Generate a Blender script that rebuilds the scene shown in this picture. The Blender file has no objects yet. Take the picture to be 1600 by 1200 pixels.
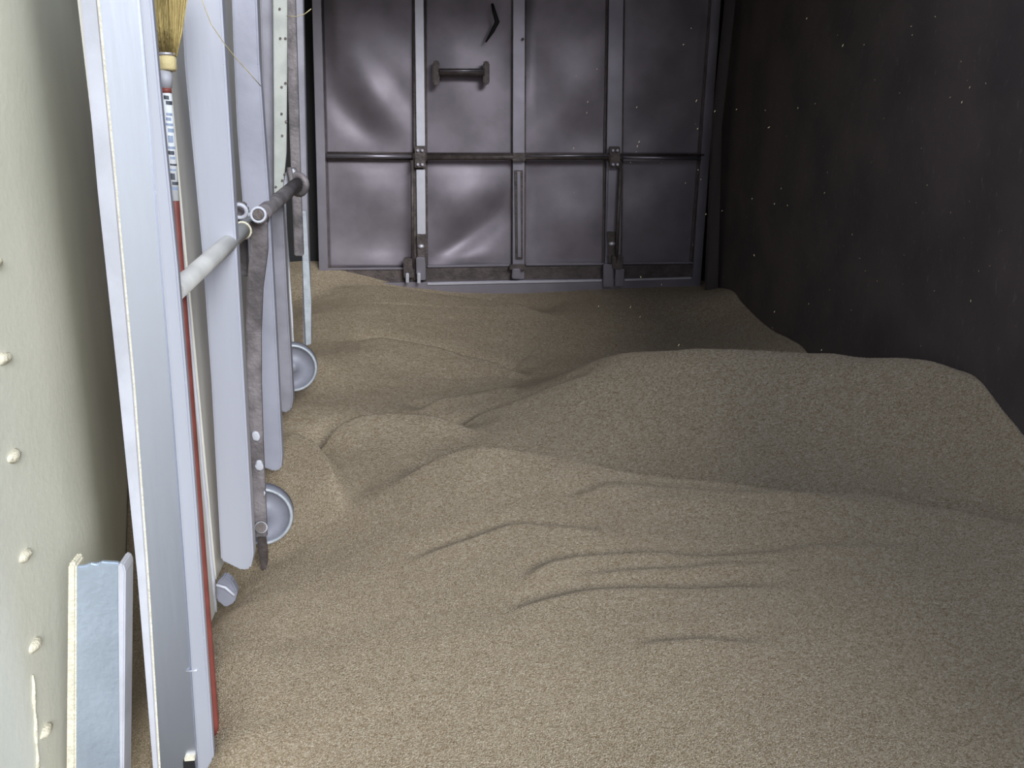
import bpy, bmesh, math, random
import numpy as np
from mathutils import Vector, Matrix, noise

random.seed(7)
R = math.radians
scene = bpy.context.scene
COL = scene.collection

# ---------------------------------------------------------------- camera
F = 1500.0
CAM_Z = 2.0
PITCH, YAW, ROLL = R(17.4), R(4.44), R(0.6)
fwd = Vector((math.sin(YAW)*math.cos(PITCH), math.cos(YAW)*math.cos(PITCH), -math.sin(PITCH)))
rt = Vector((math.cos(YAW), -math.sin(YAW), 0))
up = rt.cross(fwd)
# clockwise roll of the picture
rt2 = rt*math.cos(ROLL) + up*math.sin(ROLL)
up2 = up*math.cos(ROLL) - rt*math.sin(ROLL)
cam_d = bpy.data.cameras.new('camera'); cam = bpy.data.objects.new('camera', cam_d); COL.objects.link(cam)
cam_d.sensor_width = 36; cam_d.lens = 36*F/1600
m = Matrix((rt2, up2, -fwd)).transposed().to_4x4(); m.translation = Vector((0, 0, CAM_Z))
cam.matrix_world = m
cam_d.clip_start = 0.02
cam_d.dof.use_dof = False
scene.camera = cam
CP = Vector((0, 0, CAM_Z))

def at(px, py, Y):
    """point of the plane y = Y that the measured pixel of the photograph shows"""
    d = fwd*F + rt2*(px-800) + up2*(600-py)
    return CP + d*(Y/d.y)
def atX(px, py, X):
    d = fwd*F + rt2*(px-800) + up2*(600-py)
    return CP + d*(X/d.x)

# ---------------------------------------------------------------- light
SKY = 1.0
w = bpy.data.worlds.new('daylight'); scene.world = w; w.use_nodes = True
nt = w.node_tree; nt.nodes.clear()
tc = nt.nodes.new('ShaderNodeTexCoord'); sp = nt.nodes.new('ShaderNodeSeparateXYZ')
rp = nt.nodes.new('ShaderNodeValToRGB'); bg = nt.nodes.new('ShaderNodeBackground'); wo = nt.nodes.new('ShaderNodeOutputWorld')
mr = nt.nodes.new('ShaderNodeMapRange'); mr.inputs[1].default_value = -1; mr.inputs[2].default_value = 1
nt.links.new(tc.outputs['Generated'], sp.inputs[0]); nt.links.new(sp.outputs[2], mr.inputs[0])
nt.links.new(mr.outputs[0], rp.inputs[0]); nt.links.new(rp.outputs[0], bg.inputs[0]); nt.links.new(bg.outputs[0], wo.inputs[0])
e = rp.color_ramp.elements
e[0].position = 0.47; e[0].color = (0.42, 0.37, 0.30, 1)
e[1].position = 0.53; e[1].color = (0.86, 0.90, 1.0, 1)
e2 = rp.color_ramp.elements.new(1.0); e2.color = (0.62, 0.76, 1.0, 1)
bg.inputs[1].default_value = SKY
# the opening the photographer stands in: x from OPX0 to OPX1, z from OPZ0 to OPZ1, at y = OPY
OPX0, OPX1, OPZ0, OPZ1, OPY = -0.90, 1.40, 1.15, 3.0, -0.35
HX0, HX1, HY0, HY1 = -0.92, 1.66, -0.30, 3.30      # unseen roof gap over the near end, added to let light in
pl = bpy.data.lights.new('opening_portal', 'AREA'); pl.shape = 'RECTANGLE'
pl.size = OPX1-OPX0; pl.size_y = OPZ1-OPZ0; pl.cycles.is_portal = True
po = bpy.data.objects.new('opening_portal', pl); COL.objects.link(po)
po.location = ((OPX0+OPX1)/2, OPY-0.03, (OPZ0+OPZ1)/2); po.rotation_euler = (R(90), 0, 0)

# hazy sun behind and to the right of the photographer
sd = bpy.data.lights.new('hazy_sun', 'SUN'); sd.energy = 4.1; sd.angle = R(24); sd.color = (.92, .965, 1)
so = bpy.data.objects.new('hazy_sun', sd); COL.objects.link(so)
so.rotation_euler = Vector((-.285, .84, -.42)).to_track_quat('-Z', 'Y').to_euler()
ph = bpy.data.lights.new('added_gap_portal', 'AREA'); ph.shape = 'RECTANGLE'
ph.size = HX1-HX0; ph.size_y = HY1-HY0; ph.cycles.is_portal = True
pq = bpy.data.objects.new('added_gap_portal', ph); COL.objects.link(pq)
pq.location = ((HX0+HX1)/2, (HY0+HY1)/2, 3.14)

scene.view_settings.view_transform = 'Standard'; scene.view_settings.look = 'None'
scene.view_settings.gamma = 1; scene.view_settings.use_curve_mapping = False
scene.view_settings.exposure = 0.0
scene.cycles.use_denoising = True
scene.cycles.max_bounces = 8; scene.cycles.diffuse_bounces = 5
scene.cycles.sample_clamp_indirect = 6

# ---------------------------------------------------------------- materials
def mat(name, base, rough=0.6, metal=0.0, var=0.12, vscale=8.0, bump=0.0, bscale=60.0, stretch=(1, 1, 1), base2=None, spec=0.5):
    m = bpy.data.materials.new(name); m.use_nodes = True
    n = m.node_tree.nodes; l = m.node_tree.links; b = n['Principled BSDF']
    t = n.new('ShaderNodeTexCoord'); mp = n.new('ShaderNodeMapping'); mp.inputs['Scale'].default_value = stretch
    l.new(t.outputs['Object'], mp.inputs[0])
    ns = n.new('ShaderNodeTexNoise'); ns.inputs['Scale'].default_value = vscale; ns.inputs['Detail'].default_value = 8
    l.new(mp.outputs[0], ns.inputs['Vector'])
    mx = n.new('ShaderNodeMix'); mx.data_type = 'RGBA'
    b2 = base2 or tuple(c*(1-2*var) for c in base)
    mx.inputs[6].default_value = (*b2, 1); mx.inputs[7].default_value = (*base, 1)
    cr = n.new('ShaderNodeMapRange'); cr.inputs[1].default_value = 0.35; cr.inputs[2].default_value = 0.62
    l.new(ns.outputs[0], cr.inputs[0]); l.new(cr.outputs[0], mx.inputs[0]); l.new(mx.outputs[2], b.inputs['Base Color'])
    b.inputs['Roughness'].default_value = rough; b.inputs['Metallic'].default_value = metal
    b.inputs['Specular IOR Level'].default_value = spec
    if bump:
        nb = n.new('ShaderNodeTexNoise'); nb.inputs['Scale'].default_value = bscale; nb.inputs['Detail'].default_value = 6
        l.new(mp.outputs[0], nb.inputs['Vector'])
        bp = n.new('ShaderNodeBump'); bp.inputs['Strength'].default_value = bump; bp.inputs['Distance'].default_value = 0.01
        l.new(nb.outputs[0], bp.inputs['Height']); l.new(bp.outputs[0], b.inputs['Normal'])
    return m

M = {}
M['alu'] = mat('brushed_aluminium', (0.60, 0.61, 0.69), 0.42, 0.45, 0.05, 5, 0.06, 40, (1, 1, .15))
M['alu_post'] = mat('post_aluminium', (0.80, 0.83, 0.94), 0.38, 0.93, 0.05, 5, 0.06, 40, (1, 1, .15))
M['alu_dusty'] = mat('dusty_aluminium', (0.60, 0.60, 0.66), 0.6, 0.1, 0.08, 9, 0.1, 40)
M['alu_mid'] = mat('dimmed_aluminium', (0.40, 0.40, 0.47), 0.5, 0.3, 0.08, 7, 0.08, 40)  # darker copy of the rib aluminium, weaker light on the second rib painted in
M['alu_far'] = mat('deep_dimmed_aluminium', (0.30, 0.29, 0.33), 0.6, 0.2, 0.12, 9, 0.1, 40)  # darkest copy, dimness of the deepest ribs put into the colour
M['alu_sheet'] = mat('bounce_tinted_sheet', (0.78, 0.74, 0.67), 0.5, 0.15, 0.08, 6, 0.1, 30, (1, 1, .3))  # beige base carries the warm light bounced up from the grain
M['cream'] = mat('cream_paint', (0.93, 0.92, 0.81), 0.55, 0, 0.03, 3, 0.1, 50)
M['cream_edge'] = mat('cream_dust', (0.84, 0.78, 0.62), 0.9, 0, 0.1, 60, 0.5, 150)
M['steel'] = mat('worn_steel', (0.34, 0.31, 0.355), 0.40, 0.75, 0.10, 4, 0.12, 12)
M['steel_sheet'] = mat('worn_steel_sheet', (0.265, 0.23, 0.262), 0.46, 0.55, 0.12, 5, 0.10, 10)
M['bright_steel'] = mat('bright_steel_strip', (0.68, 0.66, 0.72), 0.4, 0.6, 0.05, 9, 0.05, 30)
M['dark_steel'] = mat('dark_rusty_steel', (0.12, 0.095, 0.09), 0.55, 0.4, 0.2, 20, 0.3, 80)
M['lever'] = mat('rusty_lever_steel', (0.25, 0.22, 0.225), 0.6, 0.2, 0.25, 14, 0.4, 60)
M['slot'] = mat('greenish_slotted_bar', (0.46, 0.47, 0.43), 0.6, 0.05, 0.1, 12, 0.1, 50)
M['pipe'] = mat('dusty_pipe', (0.62, 0.60, 0.57), 0.6, 0.05, 0.1, 10, 0.15, 60)
M['channel'] = mat('bluish_channel', (0.60, 0.68, 0.80), 0.4, 0.7, 0.06, 8, 0.2, 60)
M['black'] = mat('black_gap', (0.012, 0.011, 0.012), 0.7, 0, 0.1, 8)
M['wheel'] = mat('grey_wheel_disc', (0.27, 0.27, 0.32), 0.55, 0.15, 0.12, 12, 0.1, 40)
M['rim'] = mat('pale_wheel_rim', (0.50, 0.53, 0.57), 0.5, 0.2, 0.12, 18, 0.2, 60)
M['red'] = mat('red_handle_paint', (0.26, 0.065, 0.05), 0.5, 0, 0.1, 20)
M['bristle'] = mat('yellow_bristles', (0.78, 0.60, 0.24), 0.7, 0, 0.2, 30, 0.8, 90, (1, 1, .04))
M['band'] = mat('cream_binding', (0.85, 0.70, 0.36), 0.7, 0, 0.08, 30, 0.3, 80)
M['label_white'] = mat('label_white', (0.85, 0.86, 0.88), 0.5, 0, 0.03, 30)
M['label_blue'] = mat('label_blue', (0.35, 0.42, 0.58), 0.5, 0, 0.1, 60)
M['label_dark'] = mat('label_dark', (0.07, 0.08, 0.10), 0.5, 0, 0.1, 60)
M['straw'] = mat('straw', (0.75, 0.62, 0.36), 0.7, 0, 0.1, 60)
M['brown_trim'] = mat('brown_flange', (0.075, 0.06, 0.058), 0.6, 0.1, 0.15, 9, 0.2, 30, (1, 1, .2))
M['floor'] = mat('steel_floor', (0.10, 0.09, 0.085), 0.7, 0, 0.2, 9)
M['ceiling'] = mat('roof_liner', (0.36, 0.30, 0.26), 0.8, 0, 0.2, 5)
M['outside'] = mat('sunlit_gravel', (0.40, 0.36, 0.30), 0.9, 0, 0.15, 3)

# dark right wall: worn board with pale scratches
def wall_dark():
    m = mat('dark_worn_board', (0.088, 0.070, 0.067), 0.75, 0, 0.22, 3.0, 0.25, 25, base2=(0.062, 0.051, 0.051), spec=0.25)
    n = m.node_tree.nodes; l = m.node_tree.links; b = n['Principled BSDF']
    t = n.new('ShaderNodeTexCoord'); mp = n.new('ShaderNodeMapping'); mp.inputs['Scale'].default_value = (1, 26, 9); mp.inputs['Rotation'].default_value = (R(25), 0, 0)
    l.new(t.outputs['Object'], mp.inputs[0])
    v = n.new('ShaderNodeTexNoise'); v.inputs['Scale'].default_value = 2.2; v.inputs['Detail'].default_value = 5; v.inputs['Roughness'].default_value = .75
    l.new(mp.outputs[0], v.inputs['Vector'])
    r = n.new('ShaderNodeMapRange'); r.inputs[1].default_value = 0.60; r.inputs[2].default_value = 0.74; r.inputs[4].default_value = .75
    l.new(v.outputs[0], r.inputs[0])
    src = b.inputs['Base Color'].links[0].from_socket
    mx = n.new('ShaderNodeMix'); mx.data_type = 'RGBA'; mx.inputs[7].default_value = (0.16, 0.15, 0.15, 1)
    l.new(src, mx.inputs[6]); l.new(r.outputs[0], mx.inputs[0]); l.new(mx.outputs[2], b.inputs['Base Color'])
    return m
M['wall_dark'] = wall_dark()

def grain_mat(name, per_instance):
    m = bpy.data.materials.new(name); m.use_nodes = True
    n = m.node_tree.nodes; l = m.node_tree.links; b = n['Principled BSDF']
    b.inputs['Roughness'].default_value = 0.85; b.inputs['Specular IOR Level'].default_value = 0.2
    r = n.new('ShaderNodeValToRGB')
    ee = r.color_ramp.elements
    ee[0].position = 0.0; ee[0].color = (0.225, 0.158, 0.093, 1)
    ee[1].position = 1.0; ee[1].color = (0.48, 0.405, 0.31, 1)
    x = ee.new(0.35); x.color = (0.33, 0.262, 0.178, 1)
    x = ee.new(0.75); x.color = (0.385, 0.312, 0.222, 1)
    if per_instance:
        oi = n.new('ShaderNodeObjectInfo'); l.new(oi.outputs['Random'], r.inputs[0])
    else:
        t = n.new('ShaderNodeTexCoord')
        v = n.new('ShaderNodeTexVoronoi'); v.inputs['Scale'].default_value = 250; v.inputs['Randomness'].default_value = 1
        mp = n.new('ShaderNodeMapping'); mp.inputs['Scale'].default_value = (.7, 1, 1)
        nz = n.new('ShaderNodeTexNoise'); nz.inputs['Scale'].default_value = 60
        vm = n.new('ShaderNodeVectorMath'); vm.operation = 'MULTIPLY_ADD'; vm.inputs[1].default_value = (.01, .01, .01)
        l.new(t.outputs['Object'], nz.inputs['Vector']); l.new(nz.outputs['Color'], vm.inputs[0]); l.new(t.outputs['Object'], vm.inputs[2])
        l.new(vm.outputs[0], mp.inputs[0]); l.new(mp.outputs[0], v.inputs['Vector'])
        sx = n.new('ShaderNodeSeparateColor'); l.new(v.outputs['Color'], sx.inputs[0])
        l.new(sx.outputs[0], r.inputs[0])
        bp = n.new('ShaderNodeBump'); bp.inputs['Strength'].default_value = 0.7; bp.inputs['Distance'].default_value = 0.004; bp.invert = True
        l.new(v.outputs['Distance'], bp.inputs['Height']); l.new(bp.outputs[0], b.inputs['Normal'])
    l.new(r.outputs[0], b.inputs['Base Color'])
    return m
M['grain'] = grain_mat('grain_surface', False)
M['kernel'] = grain_mat('grain_kernel', True)

# ---------------------------------------------------------------- helpers
def link(name, me, material, parent=None, smooth=False):
    o = bpy.data.objects.new(name, me); COL.objects.link(o)
    if material and not me.materials: me.materials.append(material)
    if smooth:
        for p in me.polygons: p.use_smooth = True
    if parent: o.parent = parent
    return o
def bm_obj(name, bm, material, parent=None, smooth=False):
    bmesh.ops.recalc_face_normals(bm, faces=bm.faces)
    me = bpy.data.meshes.new(name); bm.to_mesh(me); bm.free()
    return link(name, me, material, parent, smooth)
def tag(o, label=None, cat=None, group=None, kind=None):
    if label: o['label'] = label
    if cat: o['category'] = cat
    if group: o['group'] = group
    if kind: o['kind'] = kind
    return o
def empty(name, loc=(0, 0, 0)):
    o = bpy.data.objects.new(name, None); COL.objects.link(o); o.empty_display_size = .1
    o.location = loc
    return o
def child_of(o, parent):
    """keep world coordinates of the mesh while hanging it under an empty at the thing's base"""
    o.parent = parent
    if not (parent.parent):
        o.matrix_parent_inverse = Matrix.Translation(-Vector(parent.location))
    return o

def add_box(bm, lo, hi, bevel=0.0):
    lo = Vector(lo); hi = Vector(hi); c = (lo+hi)/2; s = hi-lo
    g = bmesh.ops.create_cube(bm, size=1, matrix=Matrix.Translation(c) @ Matrix.Diagonal((*s, 1)))
    if bevel:
        ed = {e for v in g['verts'] for e in v.link_edges}
        bmesh.ops.bevel(bm, geom=list(ed), offset=bevel, segments=2, affect='EDGES')
def box(name, lo, hi, material, parent=None, bevel=0.0):
    bm = bmesh.new(); add_box(bm, lo, hi, bevel); o = bm_obj(name, bm, material)
    return child_of(o, parent) if parent else o
def add_prism(bm, pts, dv, bevel=0.0):
    """polygon (world points) swept by dv"""
    dv = Vector(dv)
    a = [bm.verts.new(p) for p in pts]; b = [bm.verts.new(Vector(p)+dv) for p in pts]
    fs = [bm.faces.new(a), bm.faces.new(b[::-1])]
    n = len(pts)
    for i in range(n): fs.append(bm.faces.new((a[i], b[i], b[(i+1) % n], a[(i+1) % n])))
    bmesh.ops.recalc_face_normals(bm, faces=fs)
    if bevel:
        ed = {e for f in fs for e in f.edges}
        bmesh.ops.bevel(bm, geom=list(ed), offset=bevel, segments=2, affect='EDGES')
def prism(name, pix, Y, depth, material, parent=None, bevel=0.002):
    """upright plate at distance Y, outline measured on the photograph, given real depth"""
    bm = bmesh.new(); add_prism(bm, [at(x, y, Y) for x, y in pix], (0, depth, 0), bevel)
    o = bm_obj(name, bm, material)
    return child_of(o, parent) if parent else o
def add_tube(bm, path, r, seg=14, cap=True):
    path = [Vector(p) for p in path]; rings = []
    for i, p in enumerate(path):
        t = (path[min(i+1, len(path)-1)] - path[max(i-1, 0)]).normalized()
        a = t.orthogonal().normalized() if not rings else (pa - t*pa.dot(t)).normalized()
        pa = a; b = t.cross(a)
        rr = r[i] if isinstance(r, (list, tuple)) else r
        rings.append([bm.verts.new(p + a*rr*math.cos(2*math.pi*k/seg) + b*rr*math.sin(2*math.pi*k/seg)) for k in range(seg)])
    for u, v in zip(rings, rings[1:]):
        for k in range(seg): bm.faces.new((u[k], u[(k+1) % seg], v[(k+1) % seg], v[k]))
    if cap: bm.faces.new(rings[0][::-1]); bm.faces.new(rings[-1])
def tube(name, path, r, material, parent=None, seg=14):
    bm = bmesh.new(); add_tube(bm, path, r, seg); o = bm_obj(name, bm, material, smooth=True)
    for p in o.data.polygons:
        if len(p.vertices) > 4: p.use_smooth = False
    return child_of(o, parent) if parent else o

# ---------------------------------------------------------------- the setting
XL, XW, XR, YB, ZT = -1.75, -0.93, 1.68, 6.02, 3.05
def st(o): o['kind'] = 'structure'; return o
st(box('floor', (XL-.1, -0.5, -0.08), (XR+.1, YB+.1, 0), M['floor']))
bm = bmesh.new()
add_box(bm, (XL-.1, HY1, ZT), (XR+.1, YB+.1, ZT+.06)); add_box(bm, (XL-.1, -.42, ZT), (XR+.1, HY0, ZT+.06))
st(bm_obj('ceiling', bm, M['ceiling']))
prof = [(XW, -0.5), (XW, 2.10)]      # wall bent outwards behind the folded gate so it turns into shade
def wall_x(y):
    y = min(max(y, 2.22), 5.20); a = min(y-2.22, .40)
    return XW - .27*a*a/.80 - .27*max(0, y-2.62)
for k in range(201): prof.append((wall_x(2.22+2.98*k/200), 2.22+2.98*k/200))
XL = prof[-1][0]
prof += [(XL, YB+.05), (XL-.06, YB+.05), (XL-.06, -0.5)]
bm = bmesh.new(); add_prism(bm, [(x, y, 0) for x, y in prof], (0, 0, ZT))
wl = st(bm_obj('wall_left', bm, M['cream']))
wr = st(box('wall_right', (XR, -0.5, 0), (XR+.05, YB+.05, ZT), M['wall_dark']))
st(box('wall_back', (XL, YB, 0), (XR, YB+.05, ZT), M['black']))
# front wall with the opening behind the photographer
bm = bmesh.new()
add_box(bm, (OPX1, OPY-.05, 0), (XR, OPY, ZT)); add_box(bm, (XL, OPY-.05, OPZ1), (OPX1, OPY, ZT)); add_box(bm, (XL, OPY-.05, 0), (OPX1, OPY, OPZ0))
st(bm_obj('wall_front', bm, M['wall_dark']))
st(box('ground', (-30, -60, -1.3), (30, -0.56, -1.2), M['outside']))
# corner flange on the right wall beside the gate
bm = bmesh.new()
add_prism(bm, [at(1141, -40, 5.55), at(1154, -40, 5.55), at(1128, 200, 5.55), at(1122, 452, 5.55), at(1104, 462, 5.55), at(1116, 200, 5.55)], (0, .06, 0), .003)
st(bm_obj('trim_1', bm, M['brown_trim']))

# foam-capped rivets down the left wall
for i, (px, py) in enumerate([(-9, 410), (5, 560), (20, 713), (38, 868), (53, 1008), (70, 1142)]):
    bm = bmesh.new()
    bmesh.ops.create_icosphere(bm, subdivisions=2, radius=1)
    c = atX(px, py, XW)
    for v in bm.verts:
        k = 1 + .35*noise.noise(v.co*2.2 + Vector((i*3.1, 0, 0)))
        v.co = Vector((v.co.x*.014*k, v.co.y*.028*k, v.co.z*.013*k)) + c
    o = bm_obj('rivet', bm, M['cream_edge'], smooth=True); o.parent = wl
bm = bmesh.new()
a = atX(50, 1055, XW); b = atX(58, 1200, XW)
pth = [a.lerp(b, t/8) + Vector((.002, .003*math.sin(t*2.1), 0)) for t in range(9)]
add_tube(bm, pth, [.002+.0015*((k*7) % 3) for k in range(9)], 8)
o = bm_obj('seam_bead', bm, M['cream_edge'], smooth=True); o.parent = wl

# ---------------------------------------------------------------- the grain
CT = []   # control points X, Y, Z
def g(px, py, Y): p = at(px, py, Y); CT.append((p.x, p.y, p.z))
def gx(px, py, X): p = atX(px, py, X); CT.append((p.x, p.y, p.z))
# along the far gate
for x, y in [(470, 428), (510, 429), (560, 431), (620, 441), (680, 450), (740, 457), (840, 458), (940, 454), (1040, 450), (1090, 449), (1110, 449)]: g(x, y, 5.75)
# against the right wall
for x, y in [(1150, 456), (1172, 484), (1215, 520), (1262, 548), (1310, 572)]: gx(x, y, 1.68)
# the big mound on the right: crest, face, foot
for x, y, Y in [(835, 602, 3.9), (900, 582, 3.75), (960, 569, 3.6), (1080, 563, 3.4), (1200, 565, 3.28), (1300, 570, 3.15), (1400, 576, 3.0), (1450, 581, 2.92), (1530, 602, 2.75), (1600, 642, 2.55), (1660, 690, 2.4)]: g(x, y, Y)
for x, y, Y in [(900, 650, 3.32), (1080, 655, 3.08), (1250, 660, 2.95), (1400, 670, 2.78), (1530, 690, 2.56), (1000, 720, 2.98), (1200, 740, 2.76), (1400, 760, 2.52), (1560, 770, 2.33)]: g(x, y, Y)
# hollow behind the mound
for x, y, Y in [(830, 592, 4.25), (960, 576, 4.3), (1100, 572, 4.25), (1250, 580, 4.1)]: g(x, y, Y)
CT += [(1.68, 3.7, .80), (1.68, 3.2, .92)]
# broad slope between far gate and mound
for x, y, Y in [(600, 480, 5.15), (500, 490, 5.05), (750, 500, 5.05), (900, 505, 5.05), (1000, 495, 5.2), (1120, 500, 5.1), (1080, 540, 4.75), (900, 545, 4.7), (560, 545, 4.55), (700, 560, 4.5), (600, 600, 4.1), (520, 610, 4.0), (700, 610, 4.1)]: g(x, y, Y)
# middle
for x, y, Y in [(500, 690, 3.45), (560, 668, 3.52), (620, 664, 3.5), (700, 672, 3.42), (780, 680, 3.3), (600, 720, 3.18), (520, 750, 3.05)]: g(x, y, Y)
# near crest
for x, y, Y in [(640, 742, 2.98), (760, 733, 2.95), (900, 752, 2.82), (1100, 779, 2.62), (1300, 805, 2.40), (1450, 822, 2.26), (1600, 828, 2.13)]: g(x, y, Y)
# foreground
for x, y, Y in [(500, 880, 2.66), (700, 880, 2.42), (900, 900, 2.26), (1100, 900, 2.18), (1300, 900, 2.06), (1500, 900, 1.96), (450, 1000, 2.2), (600, 1000, 2.12), (800, 1000, 2.02), (1000, 1000, 1.95), (1300, 1000, 1.84), (1550, 1000, 1.75),
                (420, 1120, 1.92), (600, 1150, 1.80), (900, 1150, 1.69), (1200, 1150, 1.60), (1550, 1150, 1.50)]: g(x, y, Y)
# low strip under the left gate
for x, y, Y in [(335, 1200, 1.84), (345, 1040, 2.12), (365, 960, 2.40), (395, 915, 2.62), (440, 885, 2.72), (455, 862, 2.83), (440, 700, 3.3), (470, 690, 3.38), (505, 790, 2.96), (455, 640, 3.75), (480, 560, 4.3)]: g(x, y, Y)
CT += [(-.8, 1.9, .08), (-.8, 2.6, .36), (-.8, 3.4, .60), (-.8, 4.3, .7), (-.8, 5.5, .8), (-.6, 1.6, .10), (-.68, 1.85, .12), (-.75, 1.3, .05), (-.2, 1.2, .46)]
CT = np.array(CT)
def tps(P, Z, lam=0.002):
    n = len(P); d = np.linalg.norm(P[:, None]-P[None], axis=2)
    K = np.where(d > 0, d*d*np.log(d+1e-12), 0) + lam*np.eye(n)
    A = np.zeros((n+3, n+3)); A[:n, :n] = K; A[:n, n] = 1; A[:n, n+1:] = P; A[n, :n] = 1; A[n+1:, :n] = P.T
    return np.linalg.solve(A, np.concatenate([Z, np.zeros(3)]))
wts = tps(CT[:, :2], CT[:, 2])
def base_h(X, Y):
    out = wts[-3] + wts[-2]*X + wts[-1]*Y
    for (cx, cy), wt in zip(CT[:, :2], wts[:-3]):
        d2 = (X-cx)**2 + (Y-cy)**2
        out = out + wt*0.5*d2*np.log(d2+1e-12)
    return out
# sharp lips left by sliding grain: (photo polyline with distances, height, near width, far width)
LIPS = [
    ([(835, 602, 3.9), (900, 582, 3.75), (960, 569, 3.6), (1080, 563, 3.4), (1200, 565, 3.28), (1300, 570, 3.15), (1400, 576, 3.0), (1450, 581, 2.92), (1530, 602, 2.75), (1600, 642, 2.55)], .022, .30, .10),
    ([(590, 752, 2.93), (640, 740, 2.96), (700, 732, 2.97), (760, 731, 2.95), (830, 740, 2.89), (900, 752, 2.82), (1000, 765, 2.72), (1100, 779, 2.62), (1200, 794, 2.51), (1300, 806, 2.40), (1450, 822, 2.26), (1600, 828, 2.13), (1700, 832, 2.05)], .040, .20, .05),
    ([(620, 722, 3.06), (680, 712, 3.09), (760, 714, 3.06), (860, 722, 3.0)], .013, .12, .03),
    ([(490, 700, 3.38), (520, 682, 3.46), (560, 668, 3.52), (620, 662, 3.52), (690, 668, 3.45), (760, 678, 3.35)], .025, .16, .045),
    ([(650, 640, 3.72), (700, 622, 3.84), (760, 618, 3.86), (830, 612, 3.85)], .014, .12, .035),
    ([(690, 668, 3.50), (760, 652, 3.57), (850, 640, 3.58), (950, 630, 3.50)], .008, .10, .03),
    ([(520, 548, 4.6), (600, 545, 4.6), (680, 553, 4.52), (760, 568, 4.4), (840, 585, 4.28)], .024, .3, .05),
    ([(495, 445, 5.55), (600, 452, 5.5), (700, 460, 5.42), (800, 476, 5.3), (880, 496, 5.12)], .020, .3, .10),
    ([(425, 682, 3.38), (460, 686, 3.34), (490, 702, 3.25), (520, 745, 3.05), (535, 800, 2.85)], .022, .12, .045),
    ([(620, 878, 2.46), (700, 862, 2.50), (760, 852, 2.52), (810, 843, 2.54), (900, 846, 2.48), (980, 850, 2.43)], .009, .07, .022),
    ([(800, 912, 2.25), (850, 894, 2.31), (920, 880, 2.33), (1010, 876, 2.31), (1100, 878, 2.27), (1200, 884, 2.20), (1280, 886, 2.15)], .011, .08, .022),
    ([(770, 965, 2.11), (840, 945, 2.15), (930, 935, 2.16), (1050, 930, 2.13), (1160, 932, 2.08), (1260, 938, 2.02)], .007, .07, .022),
    ([(880, 912, 2.24), (980, 904, 2.24), (1120, 900, 2.20), (1250, 902, 2.12)], .006, .05, .018),
    ([(900, 775, 2.72), (1000, 785, 2.63), (1120, 800, 2.52), (1240, 815, 2.41), (1400, 838, 2.26)], .010, .08, .025),
    ([(960, 800, 2.60), (1100, 812, 2.49), (1220, 828, 2.38)], .005, .06, .022),
    ([(880, 800, 2.64), (940, 790, 2.66), (1010, 792, 2.60)], .006, .06, .022),
    ([(980, 1010, 1.93), (1100, 1008, 1.90), (1220, 1014, 1.85)], .005, .06, .018),
    ([(1150, 870, 2.25), (1300, 872, 2.17), (1450, 878, 2.08)], .005, .07, .025),
]
NX, NY = 430, 620
gx_ = np.linspace(XL+.002, XR-.002, NX); gy_ = 1.25 + (5.98-1.25)*np.linspace(0, 1, NY)**1.15
GX, GY = np.meshgrid(gx_, gy_)
LEFT = np.array([wall_x(y)+.003 for y in gy_])[:, None]
GX = LEFT + (GX-gx_[0])/(gx_[-1]-gx_[0])*(XR-.002-LEFT)      # the heap ends at the bowed wall
H = base_h(GX, GY)
for pl_, amp, wn, wf in LIPS:
    amp *= (3.0 if amp > .012 else 2.2)
    P = np.array([(at(*p).x, at(*p).y) for p in pl_])
    # dense smooth polyline
    tt = np.linspace(0, 1, len(P)); td = np.linspace(0, 1, 220)
    Q = np.stack([np.interp(td, tt, P[:, 0]), np.interp(td, tt, P[:, 1])], 1)
    k = np.ones(25)/25; Qp = np.pad(Q, ((12, 12), (0, 0)), mode='edge'); Q = np.stack([np.convolve(Qp[:, i], k, 'valid') for i in (0, 1)], 1)
    Q[:, 1] += np.array([.012*noise.noise(Vector((q[0]*7, q[1]*5, amp*99))) for q in Q])
    sel = (GX > Q[:, 0].min()-.5) & (GX < Q[:, 0].max()+.5) & (GY > Q[:, 1].min()-.9) & (GY < Q[:, 1].max()+.6)
    xs, ys = GX[sel], GY[sel]
    D = np.hypot(xs[:, None]-Q[None, :, 0], ys[:, None]-Q[None, :, 1]); j = D.argmin(1); d = D[np.arange(len(j)), j]
    T_ = np.gradient(Q, axis=0); T_ = T_/np.linalg.norm(T_, axis=1)[:, None]
    far = (T_[j, 0]*(ys-Q[j, 1]) - T_[j, 1]*(xs-Q[j, 0])) > 0
    u = j/219.0
    fade = np.clip(np.minimum(u, 1-u)/.25, 0, 1); fade = fade*fade*(3-2*fade)
    val = np.where(far, np.exp(-(d/max(wf*.8, .03))**1.1), np.exp(-(d/wn)**1.6))
    dip = np.where(far, -.5*np.exp(-((d-wf*2.0)/(wf*1.6))**2)*(1-np.exp(-(d/(wf*.6))**2)), 0)
    H[sel] += amp*fade*(val+dip) - amp*.35*fade*np.exp(-(d/(wn*1.5))**2)
# small uneven relief
fl = np.array([noise.fractal(Vector((x*1.6, y*3.2, 3)), 1.0, 2.0, 4) for x, y in zip(GX.ravel(), GY.ravel())]).reshape(GX.shape)
fs = np.array([noise.noise(Vector((x*9, y*22, 7))) for x, y in zip(GX.ravel(), GY.ravel())]).reshape(GX.shape)
H += .006*fl + .0006*fs
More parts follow.
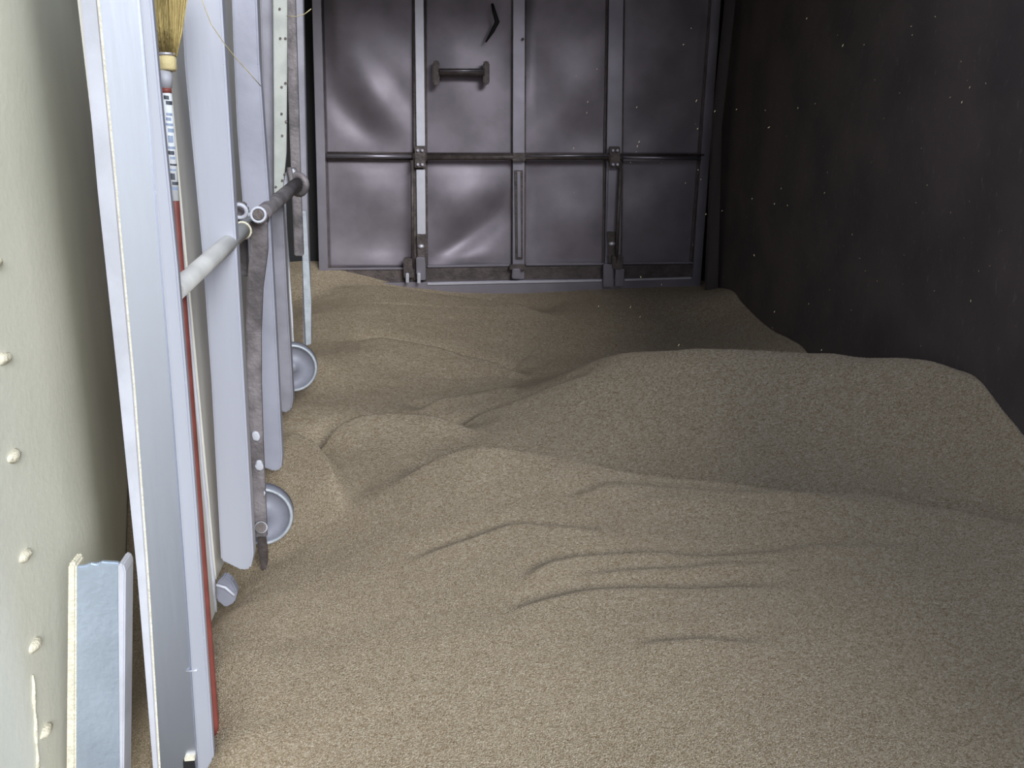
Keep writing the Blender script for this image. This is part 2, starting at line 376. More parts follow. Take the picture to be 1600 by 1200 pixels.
# keep the bulk of the heap inside the body
verts = np.stack([GX, GY, H], -1).reshape(-1, 3)
me = bpy.data.meshes.new('grain_heap')
idx = np.arange(NX*NY).reshape(NY, NX)
faces = np.stack([idx[:-1, :-1], idx[:-1, 1:], idx[1:, 1:], idx[1:, :-1]], -1).reshape(-1, 4)
# skirt so that the heap is a solid body standing on the floor
loop = list(idx[0, :]) + list(idx[1:, -1]) + list(idx[-1, -2::-1]) + list(idx[-2:0:-1, 0])
nb = len(verts)
bot = verts[loop].copy(); bot[:, 2] = 0.0
vall = np.concatenate([verts, bot])
L = len(loop)
sk = [(loop[i], nb+i, nb+(i+1) % L, loop[(i+1) % L]) for i in range(L)]
allf = [tuple(map(int, f)) for f in faces] + [tuple(map(int, f)) for f in sk] + [tuple(range(nb+L-1, nb-1, -1))]
me.from_pydata([tuple(map(float, v)) for v in vall], [], allf)
at_d = me.attributes.new('dens', 'FLOAT', 'POINT')
dv = np.clip((3.5-vall[:, 1])/1.2, 0, 1); dv[nb:] = 0
at_d.data.foreach_set('value', dv.astype(np.float32))
me.update()
heap = link('grain_heap', me, M['grain'])
me.polygons.foreach_set('use_smooth', [True]*len(me.polygons))
tag(heap, 'pale brown loose grain heaped in slumping mounds across the floor', 'grain', kind='stuff')

# one kernel, scattered over the near surface
bm = bmesh.new(); bmesh.ops.create_icosphere(bm, subdivisions=1, radius=1)
for v in bm.verts: v.co = Vector((v.co.x*.0024, v.co.y*.00125, v.co.z*.0011))
kme = bpy.data.meshes.new('kernel'); bm.to_mesh(kme); bm.free(); kme.materials.append(M['kernel'])
kme.polygons.foreach_set('use_smooth', [True]*len(kme.polygons))
ko = bpy.data.objects.new('kernel_source', kme)   # not linked: only instanced
ng = bpy.data.node_groups.new('scatter_kernels', 'GeometryNodeTree')
ng.interface.new_socket('Geometry', in_out='INPUT', socket_type='NodeSocketGeometry')
ng.interface.new_socket('Geometry', in_out='OUTPUT', socket_type='NodeSocketGeometry')
N = ng.nodes; Lk = ng.links
gi = N.new('NodeGroupInput'); go = N.new('NodeGroupOutput')
ob = N.new('GeometryNodeObjectInfo'); ob.inputs[0].default_value = heap
dp = N.new('GeometryNodeDistributePointsOnFaces')
na = N.new('GeometryNodeInputNamedAttribute'); na.data_type = 'FLOAT'; na.inputs[0].default_value = 'dens'
mu = N.new('ShaderNodeMath'); mu.operation = 'MULTIPLY'; mu.inputs[1].default_value = 95000
Lk.new(ob.outputs['Geometry'], dp.inputs['Mesh']); Lk.new(na.outputs[0], mu.inputs[0]); Lk.new(mu.outputs[0], dp.inputs['Density'])
ki = N.new('GeometryNodeObjectInfo'); ki.inputs[0].default_value = ko; ki.inputs['As Instance'].default_value = True
ip = N.new('GeometryNodeInstanceOnPoints')
Lk.new(dp.outputs['Points'], ip.inputs['Points']); Lk.new(ki.outputs['Geometry'], ip.inputs['Instance'])
rr = N.new('FunctionNodeRandomValue'); rr.data_type = 'FLOAT_VECTOR'
rr.inputs[0].default_value = (-.45, -.45, 0); rr.inputs[1].default_value = (.45, .45, 6.283)
Lk.new(rr.outputs[0], ip.inputs['Rotation'])
rs = N.new('FunctionNodeRandomValue'); rs.data_type = 'FLOAT'; rs.inputs[2].default_value = .75; rs.inputs[3].default_value = 1.25
Lk.new(rs.outputs[1], ip.inputs['Scale'])
Lk.new(ip.outputs[0], go.inputs[0])
hold = bpy.data.meshes.new('loose_kernels'); hold.materials.append(M['kernel'])
lk = bpy.data.objects.new('loose_kernels', hold); COL.objects.link(lk); lk.parent = heap; lk['kind'] = 'stuff'
md = lk.modifiers.new('scatter', 'NODES'); md.node_group = ng

# ---------------------------------------------------------------- the far gate
GYF = 5.80
gate = empty('bulkhead_gate', at(806, 452, GYF))
tag(gate, 'grey steel bulkhead gate across the far end with dented panels and a rod', 'gate')
def gp(name, pix, depth, material, Y=GYF, parent=None, bevel=.002):
    return prism(name, pix, Y, depth, material, parent or gate, bevel)
# panels, dented sheet
VX = [(501, 514), (655, 656), (811, 810), (963, 957), (1123, 1083)]     # x of the uprights at y = 0 and y = 440
def vx(i, y): a_, b_ = VX[i]; return a_ + (b_-a_)*y/440
DENTS = {
    (0, 0): [(.55, .66, .050, .34, .20, .35), (.35, .80, -.03, .30, .10, .35), (.2, .2, .02, .25, .3, 0), (.7, .62, -.02, .4, .1, .5)],
    (1, 0): [(.35, .60, .018, .22, .25, 0), (.75, .35, -.018, .3, .3, 0), (.4, .15, .012, .35, .15, 0)],
    (2, 0): [(.10, .45, -.03, .25, .35, .3), (.6, .65, .025, .35, .25, 0), (.75, .9, -.02, .3, .15, 0)],
    (3, 0): [(.5, .5, .02, .4, .4, 0), (.3, .8, -.012, .3, .2, 0)],
    (0, 1): [(.5, .35, .018, .3, .3, 0), (.65, .75, -.022, .25, .2, 0)],
    (1, 1): [(.50, .72, -.045, .60, .12, -.62), (.45, .35, .03, .35, .2, -.4), (.35, .92, .022, .3, .12, 0)],
    (2, 1): [(.1, .5, -.02, .2, .4, 0), (.6, .6, .02, .35, .35, 0)],
    (3, 1): [(.5, .5, .015, .4, .4, 0), (.3, .2, -.012, .3, .2, 0)],
}
for row, (ya, yb) in enumerate([(-60, 246), (246, 418)]):
    for c in range(4):
        nu, nv = 26, 34
        me = bpy.data.meshes.new('panel'); vs = []; fs = []
        dl = DENTS[(c, row)]
        for j in range(nv+1):
            for i in range(nu+1):
                u, v = i/nu, j/nv
                y = ya + (yb-ya)*v; x = vx(c, y)*(1-u) + vx(c+1, y)*u
                edge = min(1, min(u, 1-u)*7)*min(1, min(v, 1-v)*7)
                if row == 0: edge = min(1, min(u, 1-u)*7)*min(1, (1-v)*7)
                dz = 0
                for (cu, cv, am, su, sv, ang) in dl:
                    a1 = (u-cu)*math.cos(ang) + (v-cv)*math.sin(ang); b1 = -(u-cu)*math.sin(ang) + (v-cv)*math.cos(ang)
                    dz += am*math.exp(-(a1/su)**2-(b1/sv)**2)
                dz += .006*noise.noise(Vector((u*2.5+c*5, v*3+row*7, 1)))
                p = at(x, y, GYF+.055); p.y += -dz*edge*.8
                vs.append(p)
        for j in range(nv):
            for i in range(nu):
                q = j*(nu+1)+i; fs.append((q, q+1, q+nu+2, q+nu+1))
        me.from_pydata(vs, [], fs)
        o = link('panel', me, M['steel_sheet'], smooth=True)
        sm = o.modifiers.new('thick', 'SOLIDIFY'); sm.thickness = .003
        child_of(o, gate)
# uprights
def upright(name, i, hw_t, hw_b, y0, y1, material, depth=.05, dy=0.0, off=0):
    return gp(name, [(vx(i, y0)-hw_t+off, y0), (vx(i, y0)+hw_t+off, y0), (vx(i, y1)+hw_b+off, y1), (vx(i, y1)-hw_b+off, y1)], depth, material, Y=GYF+dy)
gp('stile', [(486, -60), (500, -60), (513, 440), (499, 440)], .06, M['steel'])
gp('stile', [(1117, -60), (1131, -60), (1094, 452), (1081, 452)], .06, M['steel'])
upright('mullion', 1, 9, 10, -60, 438, M['dark_steel'], .05, .004)
upright('mullion', 2, 9, 9, -60, 436, M['steel'], .05, .004)
upright('mullion', 3, 11, 12, -60, 448, M['steel'], .05, .004)
gp('cover_strip', [(647.5, -60), (661, -60), (664, 228), (651, 228)], .02, M['bright_steel'], Y=GYF-.018)
gp('cover_strip', [(650.5, 265), (664, 265), (665, 366), (652, 366)], .02, M['bright_steel'], Y=GYF-.018)
gp('cover_strip', [(804, 266), (817, 266), (817, 405), (806, 405)], .012, M['dark_steel'], Y=GYF-.010)
gp('cover_strip', [(808, 268), (813, 268), (814, 402), (809, 402)], .008, M['steel'], Y=GYF-.02)
gp('cover_strip', [(951, 266), (966, 266), (962, 400), (947, 400)], .012, M['steel'], Y=GYF-.012)
# thin dark strips beside the panels
for a0, b0, dw in [(500, 513, 3), (644, 648, 3), (664, 667, 3), (800, 800, 3), (821, 820, 2.5), (949, 942, 3), (975, 970, 3), (1114, 1078, 3)]:
    gp('dark_edge_strip', [(a0-1, -60), (a0-1+dw, -60), (b0-1+dw, 418), (b0-1, 418)], .012, M['dark_steel'], Y=GYF+.035, bevel=0)
# kick band and bottom rail
gp('kick_band', [(512, 421), (1086, 413), (1084, 440), (512, 444)], .012, M['dark_steel'], Y=GYF+.02)
for x0, x1, y0, y1 in [(512, 636, 422, 421), (668, 800, 418, 416), (822, 944, 415, 414), (974, 1083, 413, 412)]:
    gp('band_lip', [(x0, y0-3), (x1, y1-3), (x1, y1), (x0, y0)], .012, M['steel'], Y=GYF+.008, bevel=.001)
gp('bottom_rail', [(505, 444), (806, 438), (944, 436), (1086, 433), (1086, 462), (505, 472)], .05, M['steel'], Y=GYF-.01)
gp('bottom_rail_lip', [(668, 442), (940, 437), (940, 440), (668, 445.5)], .01, M['bright_steel'], Y=GYF-.022, bevel=.001)
gp('bottom_rail_lip', [(976, 436), (1080, 433), (1080, 436), (976, 439)], .01, M['bright_steel'], Y=GYF-.022, bevel=.001)
# locking rods
def rod(name, x0, x1, y0, y1, r, material, Y): return tube(name, [at(x0, y0, Y), at(x1, y1, Y)], r, material, gate)
rod('locking_rod', 511, 652, 243, 245, .011, M['steel'], GYF-.02)
rod('locking_rod', 652, 962, 246, 245.5, .017, M['dark_steel'], GYF-.03)
rod('locking_rod', 962, 1095, 245.5, 248, .010, M['steel'], GYF-.02)
rod('rod_guide', 511, 650, 238.5, 239.5, .006, M['dark_steel'], GYF+.01)
rod('rod_guide', 511, 650, 248.5, 249.5, .006, M['dark_steel'], GYF+.01)
rod('rod_guide', 660, 1100, 240, 242, .006, M['dark_steel'], GYF-.005)
rod('rod_guide', 820, 955, 244, 243, .005, M['steel'], GYF-.05)
# rod brackets, each with bolts
for cx, cy in [(656, 246), (961, 246)]:
    b = gp('rod_bracket', [(cx-8, cy-17), (cx+8, cy-17), (cx+9, cy+16), (cx-8, cy+16)], .03, M['dark_steel'], Y=GYF-.055, bevel=.004)
    for dx, dy in [(-3, -11), (4, 11), (4, -11), (-3, 11)]:
        tube('bolt', [at(cx+dx, cy+dy, GYF-.07), at(cx+dx, cy+dy, GYF-.05)], .008, M['steel'], gate, 8)
    tube('rod_collar', [at(cx-11, cy, GYF-.03), at(cx+11, cy, GYF-.03)], .025, M['dark_steel'], gate)
gp('rod_clip', [(801, 239), (821, 239), (821, 252), (801, 252)], .03, M['dark_steel'], Y=GYF-.05, bevel=.004)
# drop levers and their latches
tube('drop_lever', [at(644, 250, GYF-.05), at(644.5, 330, GYF-.06), at(645, 420, GYF-.05)], .010, M['dark_steel'], gate)
tube('drop_lever', [at(970, 252, GYF-.05), at(966, 340, GYF-.06), at(963, 412, GYF-.05)], .010, M['dark_steel'], gate)
for cx in (657, 955):
    y0 = 366 if cx < 700 else 362
    gp('latch', [(cx-6, y0), (cx+7, y0), (cx+7, y0+46), (cx-4, y0+50)], .02, M['dark_steel'], Y=GYF-.03, bevel=.003)
    bm = bmesh.new(); bmesh.ops.create_uvsphere(bm, u_segments=14, v_segments=8, radius=1)
    c = at(cx+1, y0+19, GYF-.032)
    for v in bm.verts: v.co = Vector((v.co.x*.020, v.co.y*.014, v.co.z*.014)) + c
    child_of(bm_obj('latch_stud', bm, M['bright_steel'], smooth=True), gate)
gp('hinge_block', [(630, 404), (646, 403), (647, 434), (631, 435)], .05, M['dark_steel'], Y=GYF-.06, bevel=.005)
gp('hinge_block', [(650, 402), (664, 402), (665, 438), (651, 438)], .05, M['steel'], Y=GYF-.05, bevel=.005)
gp('hinge_pin', [(634, 427), (639, 427), (639, 442), (634, 442)], .02, M['bright_steel'], Y=GYF-.08, bevel=.003)
gp('hinge_pin', [(652, 427), (657, 427), (657, 443), (652, 443)], .02, M['bright_steel'], Y=GYF-.08, bevel=.003)
gp('hinge_block', [(956, 400), (974, 400), (973, 420), (957, 421)], .05, M['dark_steel'], Y=GYF-.06, bevel=.005)
gp('hinge_block', [(943, 413), (958, 413), (958, 449), (943, 449)], .03, M['steel'], Y=GYF-.045, bevel=.004)
gp('hinge_block', [(962, 420), (976, 420), (974, 448), (961, 448)], .03, M['steel'], Y=GYF-.045, bevel=.004)
gp('rod_foot', [(797, 414), (820, 414), (822, 422), (796, 422)], .04, M['dark_steel'], Y=GYF-.04, bevel=.004)
gp('rod_foot', [(801, 420), (813, 420), (814, 436), (800, 436)], .04, M['steel'], Y=GYF-.05, bevel=.006)
tube('bolt', [at(817, 61, GYF-.012), at(817, 61, GYF+.01)], .008, M['dark_steel'], gate, 8)
# pull handle of two upright ends and a bar
hd = gp('handle', [(676, 97), (679, 94), (684, 94), (687, 97), (687, 131), (684, 135), (679, 135), (676, 131)], .06, M['dark_steel'], Y=GYF-.06, bevel=.006)
h2 = gp('handle_end', [(755, 98), (758, 95), (762, 95), (765, 98), (765, 130), (762, 133), (758, 133), (755, 130)], .06, M['dark_steel'], Y=GYF-.06, bevel=.006)
h3 = tube('handle_bar', [at(686, 113, GYF-.045), at(757, 113, GYF-.045)], .021, M['dark_steel'], gate)
tube('handle_bar', [at(687, 110.5, GYF-.066), at(756, 110.5, GYF-.066)], .005, M['steel'], gate)
# torn strap on the second upper panel
tube('bent_strap', [at(769, 6, GYF-.02), at(772, 18, GYF-.03), at(777, 34, GYF-.03), at(770, 48, GYF-.03), at(759, 66, GYF-.01)], [.008, .011, .014, .011, .004], M['black'], gate, 8)

# ---------------------------------------------------------------- the gate swung along the left wall
lg = empty('folded_gate', at(300, 1200, 1.95))
tag(lg, 'pale aluminium gate with deep ribs folded back along the left wall', 'gate')
def lp(name, pix, Y, depth, material, bevel=.003): return prism(name, pix, Y, depth, material, lg, bevel)
XS = -.655          # face of its sheet
# sheets between the ribs
for (y0, y1) in [(1.96, 2.50), (2.54, 3.08), (3.12, 3.62), (3.66, 4.20)]:
    zb = CAM_Z - (1.46 if y0 < 2 else 1.38 if y0 < 3 else 1.30)
    box('sheet', (XS-.006, y0, zb), (XS, y1, 2.62), M['alu_sheet'], lg)
    tube('weld_bead', [(XS+.002, y1-.004+.002*math.sin(k*2.3), zb+(2.6-zb)*k/24) for k in range(25)], [.003+.0015*((k*5) % 3) for k in range(25)], M['alu_dusty'], lg, 6)
# end post: box section with lips
lp('post_face', [(141, -140), (206, -140), (244, 300), (268, 600), (290, 900), (312, 1230), (252, 1230), (232, 900), (210, 600), (183, 300)], 1.900, .035, M['alu_post'], .004)
lp('post_lip', [(113, -140), (139, -140), (181, 300), (208, 600), (230, 900), (250, 1230), (241, 1230), (214, 900), (184, 600), (152, 300)], 1.915, .05, M['alu_dusty'], .003)
lp('post_dust_line', [(138, -140), (143, -140), (185, 300), (212, 600), (234, 900), (254, 1230), (250, 1230), (230, 900), (208, 600), (181, 300)], 1.905, .02, M['cream_edge'], 0)
lp('post_flange', [(206, -140), (224, -140), (253, 180), (277, 420), (292, 600), (307, 800), (321, 1000), (337, 1230), (311, 1230), (289, 900), (267, 600), (243, 300), (229, 120)], 1.890, .022, M['alu'], .004)
lp('post_slot', [(286, 1190), (303, 1190), (306, 1225), (288, 1225)], 1.893, .01, M['black'], 0)
tube('post_nick', [at(291, 1049, 1.897), at(308, 1048, 1.888)], .002, M['alu'], lg, 6)
lp('post_slot_lip', [(288, 1184), (304, 1182), (304, 1189), (288, 1190)], 1.889, .012, M['cream_edge'], .001)
# ribs
def rib(rt, et, rb, eb, Y, ybot, material, depth=.045, split=None):
    pts = [(rt, -140), (et, -140), (eb, ybot-10), (eb-4, ybot-2), (eb-12, ybot), (rb, ybot-22)]
    lp('rib', pts, Y, depth, material, .004)
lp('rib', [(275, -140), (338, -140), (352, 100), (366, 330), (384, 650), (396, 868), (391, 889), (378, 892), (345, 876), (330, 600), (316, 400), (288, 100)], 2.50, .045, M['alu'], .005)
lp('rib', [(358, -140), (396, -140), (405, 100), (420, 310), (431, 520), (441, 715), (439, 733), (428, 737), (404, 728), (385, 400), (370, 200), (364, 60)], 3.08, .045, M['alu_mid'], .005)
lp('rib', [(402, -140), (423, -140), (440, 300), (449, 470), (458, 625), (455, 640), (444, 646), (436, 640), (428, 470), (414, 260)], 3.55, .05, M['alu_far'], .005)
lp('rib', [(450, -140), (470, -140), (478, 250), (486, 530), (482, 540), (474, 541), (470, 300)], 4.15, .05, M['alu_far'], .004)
lp('rib', [(440, -140), (457, -140), (470, 300), (474, 400), (460, 400), (452, 200)], 4.02, .03, M['lever'], .004)
# slotted bar on the third rib
sb = lp('slotted_bar', [(425, -140), (449, -140), (448, 100), (447, 240), (441, 302), (428, 303), (428, 200), (427, 60)], 3.50, .02, M['slot'], .003)
for k, (x, y) in enumerate([(437, 14), (438, 60), (440, 136), (440, 178), (441, 212), (441, 282), (431, 292), (446, 60), (446, 130), (447, 190), (445, 272)]):
    tube('slot_hole', [at(x, y, 3.497), at(x, y, 3.505)], .0045, M['dark_steel'], lg, 8)
lp('stained_strip', [(470, 330), (478, 330), (486, 470), (486, 538), (478, 540), (474, 450)], 4.12, .02, M['rim'], .002)
# cross pipe with clamp and knuckle
P0, P1, P2 = at(272, 456, 1.99), at(398, 343, 2.86), at(466, 286, 3.75)
tube('cross_pipe', [P0, P1], .0215, M['pipe'], lg, 20)
tube('cross_pipe', [P1, P2], .024, M['lever'], lg, 20)
def ring(name, c, ax, r, tr, material, parent=lg, seg=18):
    ax = Vector(ax).normalized(); a = ax.orthogonal().normalized(); b = ax.cross(a)
    pts = [Vector(c) + (a*math.cos(2*math.pi*k/seg) + b*math.sin(2*math.pi*k/seg))*r for k in range(seg)]
    bm = bmesh.new(); rings = []
    for k, p in enumerate(pts):
        rad = (p-Vector(c)).normalized()
        rings.append([bm.verts.new(p + (rad*math.cos(2*math.pi*q/8) + ax*math.sin(2*math.pi*q/8))*tr) for q in range(8)])
    for k in range(seg):
        u, v = rings[k], rings[(k+1) % seg]
        for q in range(8): bm.faces.new((u[q], u[(q+1) % 8], v[(q+1) % 8], v[q]))
    return child_of(bm_obj(name, bm, material, smooth=True), parent)
dirp = (P1-P0).normalized()
ring('pipe_collar', P0.lerp(P1, .93), dirp, .024, .007, M['alu_dusty'])
ring('pipe_collar', P0.lerp(P1, .80), dirp, .022, .004, M['cream_edge'])
lp('clamp_plate', [(366, 318), (376, 314), (386, 322), (389, 345), (388, 372), (372, 372), (364, 345)], 2.80, .03, M['lever'], .006)
lp('clamp_plate', [(370, 372), (386, 372), (388, 432), (373, 434)], 2.84, .02, M['lever'], .004)
ring('clamp_ring', at(374, 330, 2.77), (0, 1, .3), .020, .006, M['alu_dusty'])
tube('lever_boss', [at(404, 336, 2.66), at(408, 342, 2.80)], .022, M['lever'], lg)
ring('boss_rim', at(403.5, 335.5, 2.655), (0.1, -1, .1), .019, .004, M['alu_dusty'])
tube('lever_boss_bore', [at(403.5, 335.5, 2.650), at(404, 336, 2.66)], .014, M['dark_steel'], lg)
# long hanging lever
def strip(name, path, wid, thick, material):
    """flat bar following path (px, py, Y), wid in metres across x, thick along y"""
    bm = bmesh.new(); prev = None; first = None
    for k, (px, py, Y) in enumerate(path):
        c = at(px, py, Y); w_ = wid[k]/2
        r_ = [bm.verts.new(c+Vector((-w_, -thick/2, 0))), bm.verts.new(c+Vector((w_, -thick/2, 0))), bm.verts.new(c+Vector((w_, thick/2, 0))), bm.verts.new(c+Vector((-w_, thick/2, 0)))]
        if prev:
            for q in range(4): bm.faces.new((prev[q], prev[(q+1) % 4], r_[(q+1) % 4], r_[q]))
        else: bm.faces.new(r_)
        prev = r_
    bm.faces.new(prev[::-1])
    bmesh.ops.recalc_face_normals(bm, faces=bm.faces)
    bmesh.ops.bevel(bm, geom=list(bm.edges), offset=.003, segments=2, affect='EDGES')
    return child_of(bm_obj(name, bm, material, smooth=False), lg)
strip('hanging_lever', [(404, 345, 2.72), (405, 390, 2.74), (399, 450, 2.76), (397, 520, 2.78), (398, 600, 2.78), (402, 700, 2.78), (407, 800, 2.77), (409, 838, 2.77)], [.048, .050, .044, .042, .040, .038, .036, .034], .022, M['lever'])
strip('lever_tip', [(409, 838, 2.76), (411, 860, 2.76), (413, 880, 2.76), (412, 892, 2.76)], [.026, .030, .022, .010], .014, M['dark_steel'])
tube('pivot_bolt', [at(408, 824, 2.72), at(408, 824, 2.78)], .016, M['dark_steel'], lg)
ring('pivot_washer', at(408, 824, 2.735), (0, 1, 0), .017, .003, M['alu_dusty'])
for x, y, s in [(400, 682, .012), (405, 728, .013), (409, 770, .010)]:
    bm = bmesh.new(); bmesh.ops.create_icosphere(bm, subdivisions=2, radius=1); c = at(x, y, 2.765)
    for v in bm.verts:
        k = 1+.4*noise.noise(v.co*2+c*30); v.co = Vector((v.co.x*s*k, v.co.y*.0015, v.co.z*s*1.5*k)) + c
    child_of(bm_obj('dust_patch', bm, M['alu_dusty'], smooth=True), lg)
# knuckle at the far end of the pipe
ring('knuckle', at(466, 288, 3.72), (.5, 1, 0), .034, .014, M['lever'])
ring('knuckle', at(462, 275, 3.76), (1, .3, .2), .024, .010, M['lever'])
lp('knuckle_plate', [(446, 268), (456, 262), (464, 272), (462, 300), (450, 306), (442, 300)], 3.72, .03, M['alu_dusty'], .005)
tube('knuckle_pin', [at(452, 262, 3.70), at(458, 300, 3.68)], .010, M['lever'], lg)
lp('clamp_plate', [(426, 302), (442, 302), (441, 312), (430, 316), (424, 310)], 3.48, .03, M['dark_steel'], .003)
# wheels
def wheel(cx, cy, Y, r):
    c = at(cx, cy, Y); ax = Vector((0.12, -1, .02)).normalized()
    a = Vector((1, .12, 0)).normalized(); b = ax.cross(a).normalized()
    prof = [(0, .016), (.20, .018), (.22, .008), (.55, .004), (.80, .008), (.86, .020), (.93, .026), (1.0, .018), (1.0, -.02), (.9, -.026), (0, -.026)]
    bm = bmesh.new(); seg = 40; rg = []
    for (rr_, h_) in prof:
        if rr_ == 0: rg.append([bm.verts.new(c + ax*h_)]); continue
        rg.append([bm.verts.new(c + ax*h_ + (a*math.cos(2*math.pi*k/seg) + b*math.sin(2*math.pi*k/seg))*r*rr_) for k in range(seg)])
    for i, (u, v) in enumerate(zip(rg, rg[1:])):
        for k in range(seg):
            if len(u) == 1: f = bm.faces.new((u[0], v[k], v[(k+1) % seg]))
            elif len(v) == 1: f = bm.faces.new((u[k], u[(k+1) % seg], v[0]))
            else: f = bm.faces.new((u[k], u[(k+1) % seg], v[(k+1) % seg], v[k]))
    o = bm_obj('wheel', bm, M['wheel'], smooth=True); child_of(o, lg)
    q = ring('wheel_rim', c + ax*.022, ax, r*.93, r*.055, M['rim'], lg, 40)
    q.parent = o; q.matrix_parent_inverse = Matrix.Translation(-Vector(lg.location)); 
    return o
w1 = wheel(409, 803, 2.86, .100)
w2 = wheel(457, 573, 3.78, .100)
# fix sub-part transforms: rims are children of wheels, which already carry the offset
for o in COL.objects:
    if o.name.startswith('wheel_rim'): o.matrix_parent_inverse = Matrix.Identity(4)
# skid bracket under the first rib
lp('foot_bracket', [(338, 912), (350, 900), (362, 908), (371, 926), (366, 942), (352, 950), (338, 938)], 2.46, .03, M['wheel'], .004)
tube('bracket_bead', [at(338, 914, 2.45), at(352, 918, 2.45), at(366, 930, 2.45)], .004, M['alu_dusty'], lg, 8)

# ---------------------------------------------------------------- the broom leaning behind the pipe, bristles up
br = empty('corn_broom', at(337, 1150, 1.93))
tag(br, 'upturned broom with yellow bristles and red handle leaning on the folded gate', 'broom')
HT, HB = at(258, 120, 2.16), at(337, 1150, 1.96)
ax = (HT-HB)
def hp(py):   # a point of the handle axis at the photo row py
    lo, hi = 0.0, 1.6
    def row(t):
        p = HB + ax*t - CP; return 600 - F*p.dot(up2)/p.dot(fwd)
    for _ in range(40):
        mid = (lo+hi)/2
        if row(mid) > py: lo = mid
        else: hi = mid
    return HB + ax*lo
tube('handle', [HB, HB+ax*.02, hp(800), hp(330), hp(112)], [.004, .0098, .0098, .0098, .0098], M['red'], br, 14)
tube('ferrule', [hp(137), hp(111)], [.0125, .0150], M['alu_dusty'], br, 16)
OFF = Vector((.006, 0, 0))
tube('binding', [hp(111)+OFF, hp(108)+OFF, hp(92)+OFF, hp(88)+OFF], [.016, .0195, .0195, .018], M['band'], br, 18)
tube('wire_wrap', [hp(88)+OFF, hp(84)+OFF], [.020, .021], M['bright_steel'], br, 18)
# bristle head: flattened bundle of strands
top = hp(86)+OFF; dirb = (at(268, -40, 2.19)-top).normalized(); side = Vector((1, 0, 0)); side = (side - dirb*side.dot(dirb)).normalized(); dep = dirb.cross(side)
tube('bristle_core', [top, top+dirb*.04, top+dirb*.12, top+dirb*.22], [.016, .022, .023, .018], M['bristle'], br, 14)
bm = bmesh.new()
for k in range(260):
    a_ = random.uniform(0, 2*math.pi); q = math.sqrt(random.random()); c_, s_ = math.cos(a_)*q, math.sin(a_)*q
    L_ = random.uniform(.20, .27)
    p = [top + side*c_*.021 + dep*s_*.016, top + dirb*.05 + side*c_*.026 + dep*s_*.05, top + dirb*.13 + side*c_*.028 + dep*s_*.09, top + dirb*L_ + side*(c_*.026+random.uniform(-.004, .004)) + dep*s_*.12]
    add_tube(bm, p, [.0014, .0014, .0012, .0008], 4)
o = child_of(bm_obj('bristles', bm, M['bristle'], smooth=True), br); o['kind'] = 'stuff'
# printed sticker round the handle: red top, dark and blue marks on white
def sleeve(name, y0, y1, material, r=.0132, parent=br): return tube(name, [hp(y0), hp(y1)], r, material, parent, 16)
stk = sleeve('sticker', 314, 137, M['label_white'], .0106)
sleeve('sticker_band', 146, 138, M['red'], .0110)
marks = [(149, 155, 'label_dark'), (157, 163, 'label_dark'), (176, 180, 'label_blue'), (183, 188, 'label_blue'), (192, 196, 'label_blue'), (200, 206, 'label_blue'), (211, 222, 'label_blue'), (228, 232, 'label_blue'), (235, 241, 'label_dark'), (244, 248, 'label_blue'), (255, 258, 'label_dark'), (263, 266, 'label_blue'), (270, 280, 'label_dark'), (283, 288, 'label_dark'), (291, 296, 'label_blue')]
for i, (a_, b_, mm) in enumerate(marks):
    # short curved letters wrapped on the side that faces the opening
    p0, p1 = hp(b_), hp(a_); bm = bmesh.new(); seg = 5; c0 = -1.9+.12*((i*3) % 4); c1 = c0 + 1.0+.25*((i*5) % 3)
    rw = []
    for p in (p0, p1):
        rw.append([bm.verts.new(p + side*math.cos(c0+(c1-c0)*k/seg)*.0110 + Vector((0, 1, 0))*math.sin(c0+(c1-c0)*k/seg)*.0110) for k in range(seg+1)])
    for k in range(seg): bm.faces.new((rw[0][k], rw[0][k+1], rw[1][k+1], rw[1][k]))
    child_of(bm_obj('printed_mark', bm, M[mm]), br)

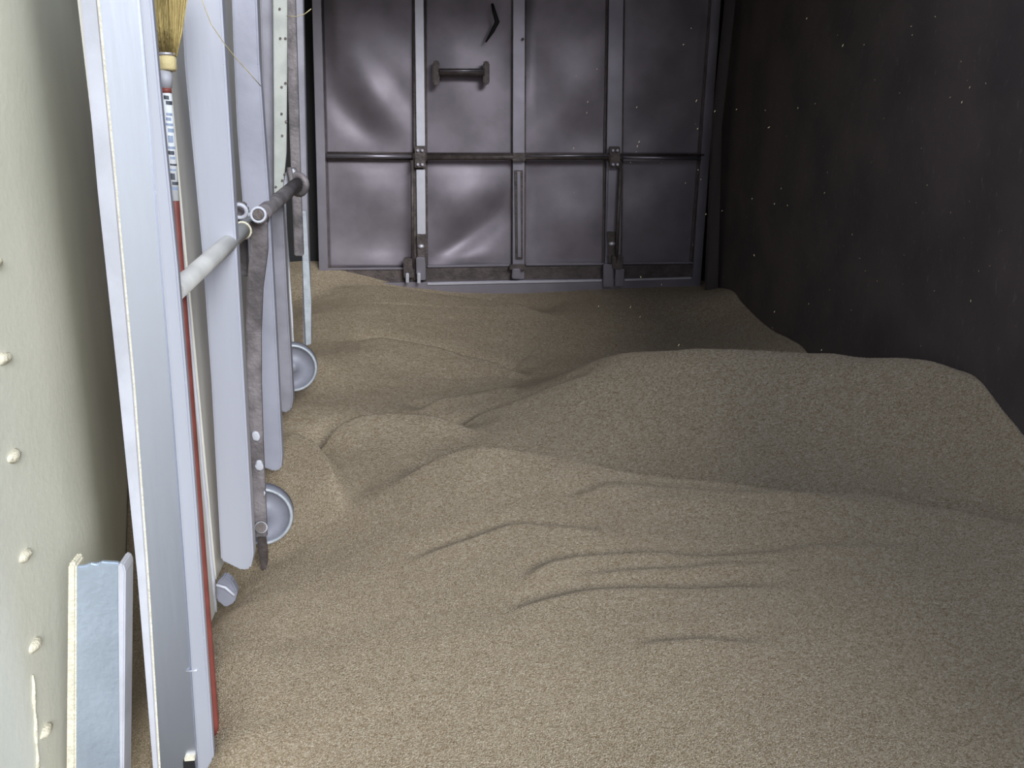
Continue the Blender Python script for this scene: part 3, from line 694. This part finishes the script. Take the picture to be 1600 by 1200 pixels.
# ---------------------------------------------------------------- short channel standing low at the left
ch = empty('channel_offcut', at(150, 1200, 1.93))
tag(ch, 'short upright aluminium channel with ragged top low in the left corner', 'metal channel')
pf = prism('channel_face', [(118, 886), (135, 884), (140, 880), (152, 882), (156, 878), (176, 879), (186, 880), (190, 886), (190, 1240), (112, 1240)], 1.95, .012, M['channel'], ch, .003)
prism('channel_side', [(106, 884), (111, 878), (119, 884), (118, 1240), (103, 1240)], 1.945, .05, M['cream_edge'], ch, .004)
prism('channel_flange', [(184, 882), (192, 882), (196, 892), (193, 1240), (187, 1240)], 1.935, .06, M['alu_dusty'], ch, .003)

# ---------------------------------------------------------------- loose straws and flying chaff
def straw(name, pts, label, r=.0011):
    o = tube(name, [at(*p) for p in pts], r, M['straw'], None, 6); tag(o, label, 'straw'); return o
straw('straw', [(300, -40, 2.30), (330, 38, 2.34), (352, 70, 2.38), (368, 90, 2.42), (386, 110, 2.46), (408, 135, 2.50)], 'thin pale straw slanting down across the gate ribs beside the broom')
straw('straw', [(448, 25, 3.3), (462, 26, 3.28), (476, 22, 3.26), (486, 14, 3.25)], 'short pale straw wisp near the top of the slotted bar', .0012)
bm = bmesh.new()
rng = random.Random(3)
fl_ = [(1022, 645, 2.8, 1.6), (900, 825, 2.3, 1.0), (1338, 728, 2.4, 1.2), (1380, 660, 2.5, 1.6), (1342, 742, 2.4, 1.0), (1530, 770, 2.2, 1.4), (985, 480, 3.2, 1.6), (1000, 495, 3.2, 1.2), (1207, 512, 3.3, 1.3), (468, 763, 2.85, 1.2)]
for k in range(150):
    fl_.append((rng.uniform(860, 1590), rng.uniform(20, 800), rng.uniform(1.6, 3.1), rng.uniform(.35, .9)))
for x, y, Y, s in fl_:
    c = at(x, y, Y); dx = Vector((rng.uniform(.1, .7), rng.uniform(-.3, .3), rng.choice((1, 1, -1))*rng.uniform(.5, 1))).normalized()
    add_tube(bm, [c-dx*.003*s, c, c+dx*.003*s], [.0002*s, .0006*s, .0002*s], 5)
o = bm_obj('airborne_chaff', bm, M['straw']); tag(o, 'tiny pale chaff flecks drifting in the air above the grain', 'chaff', kind='stuff')
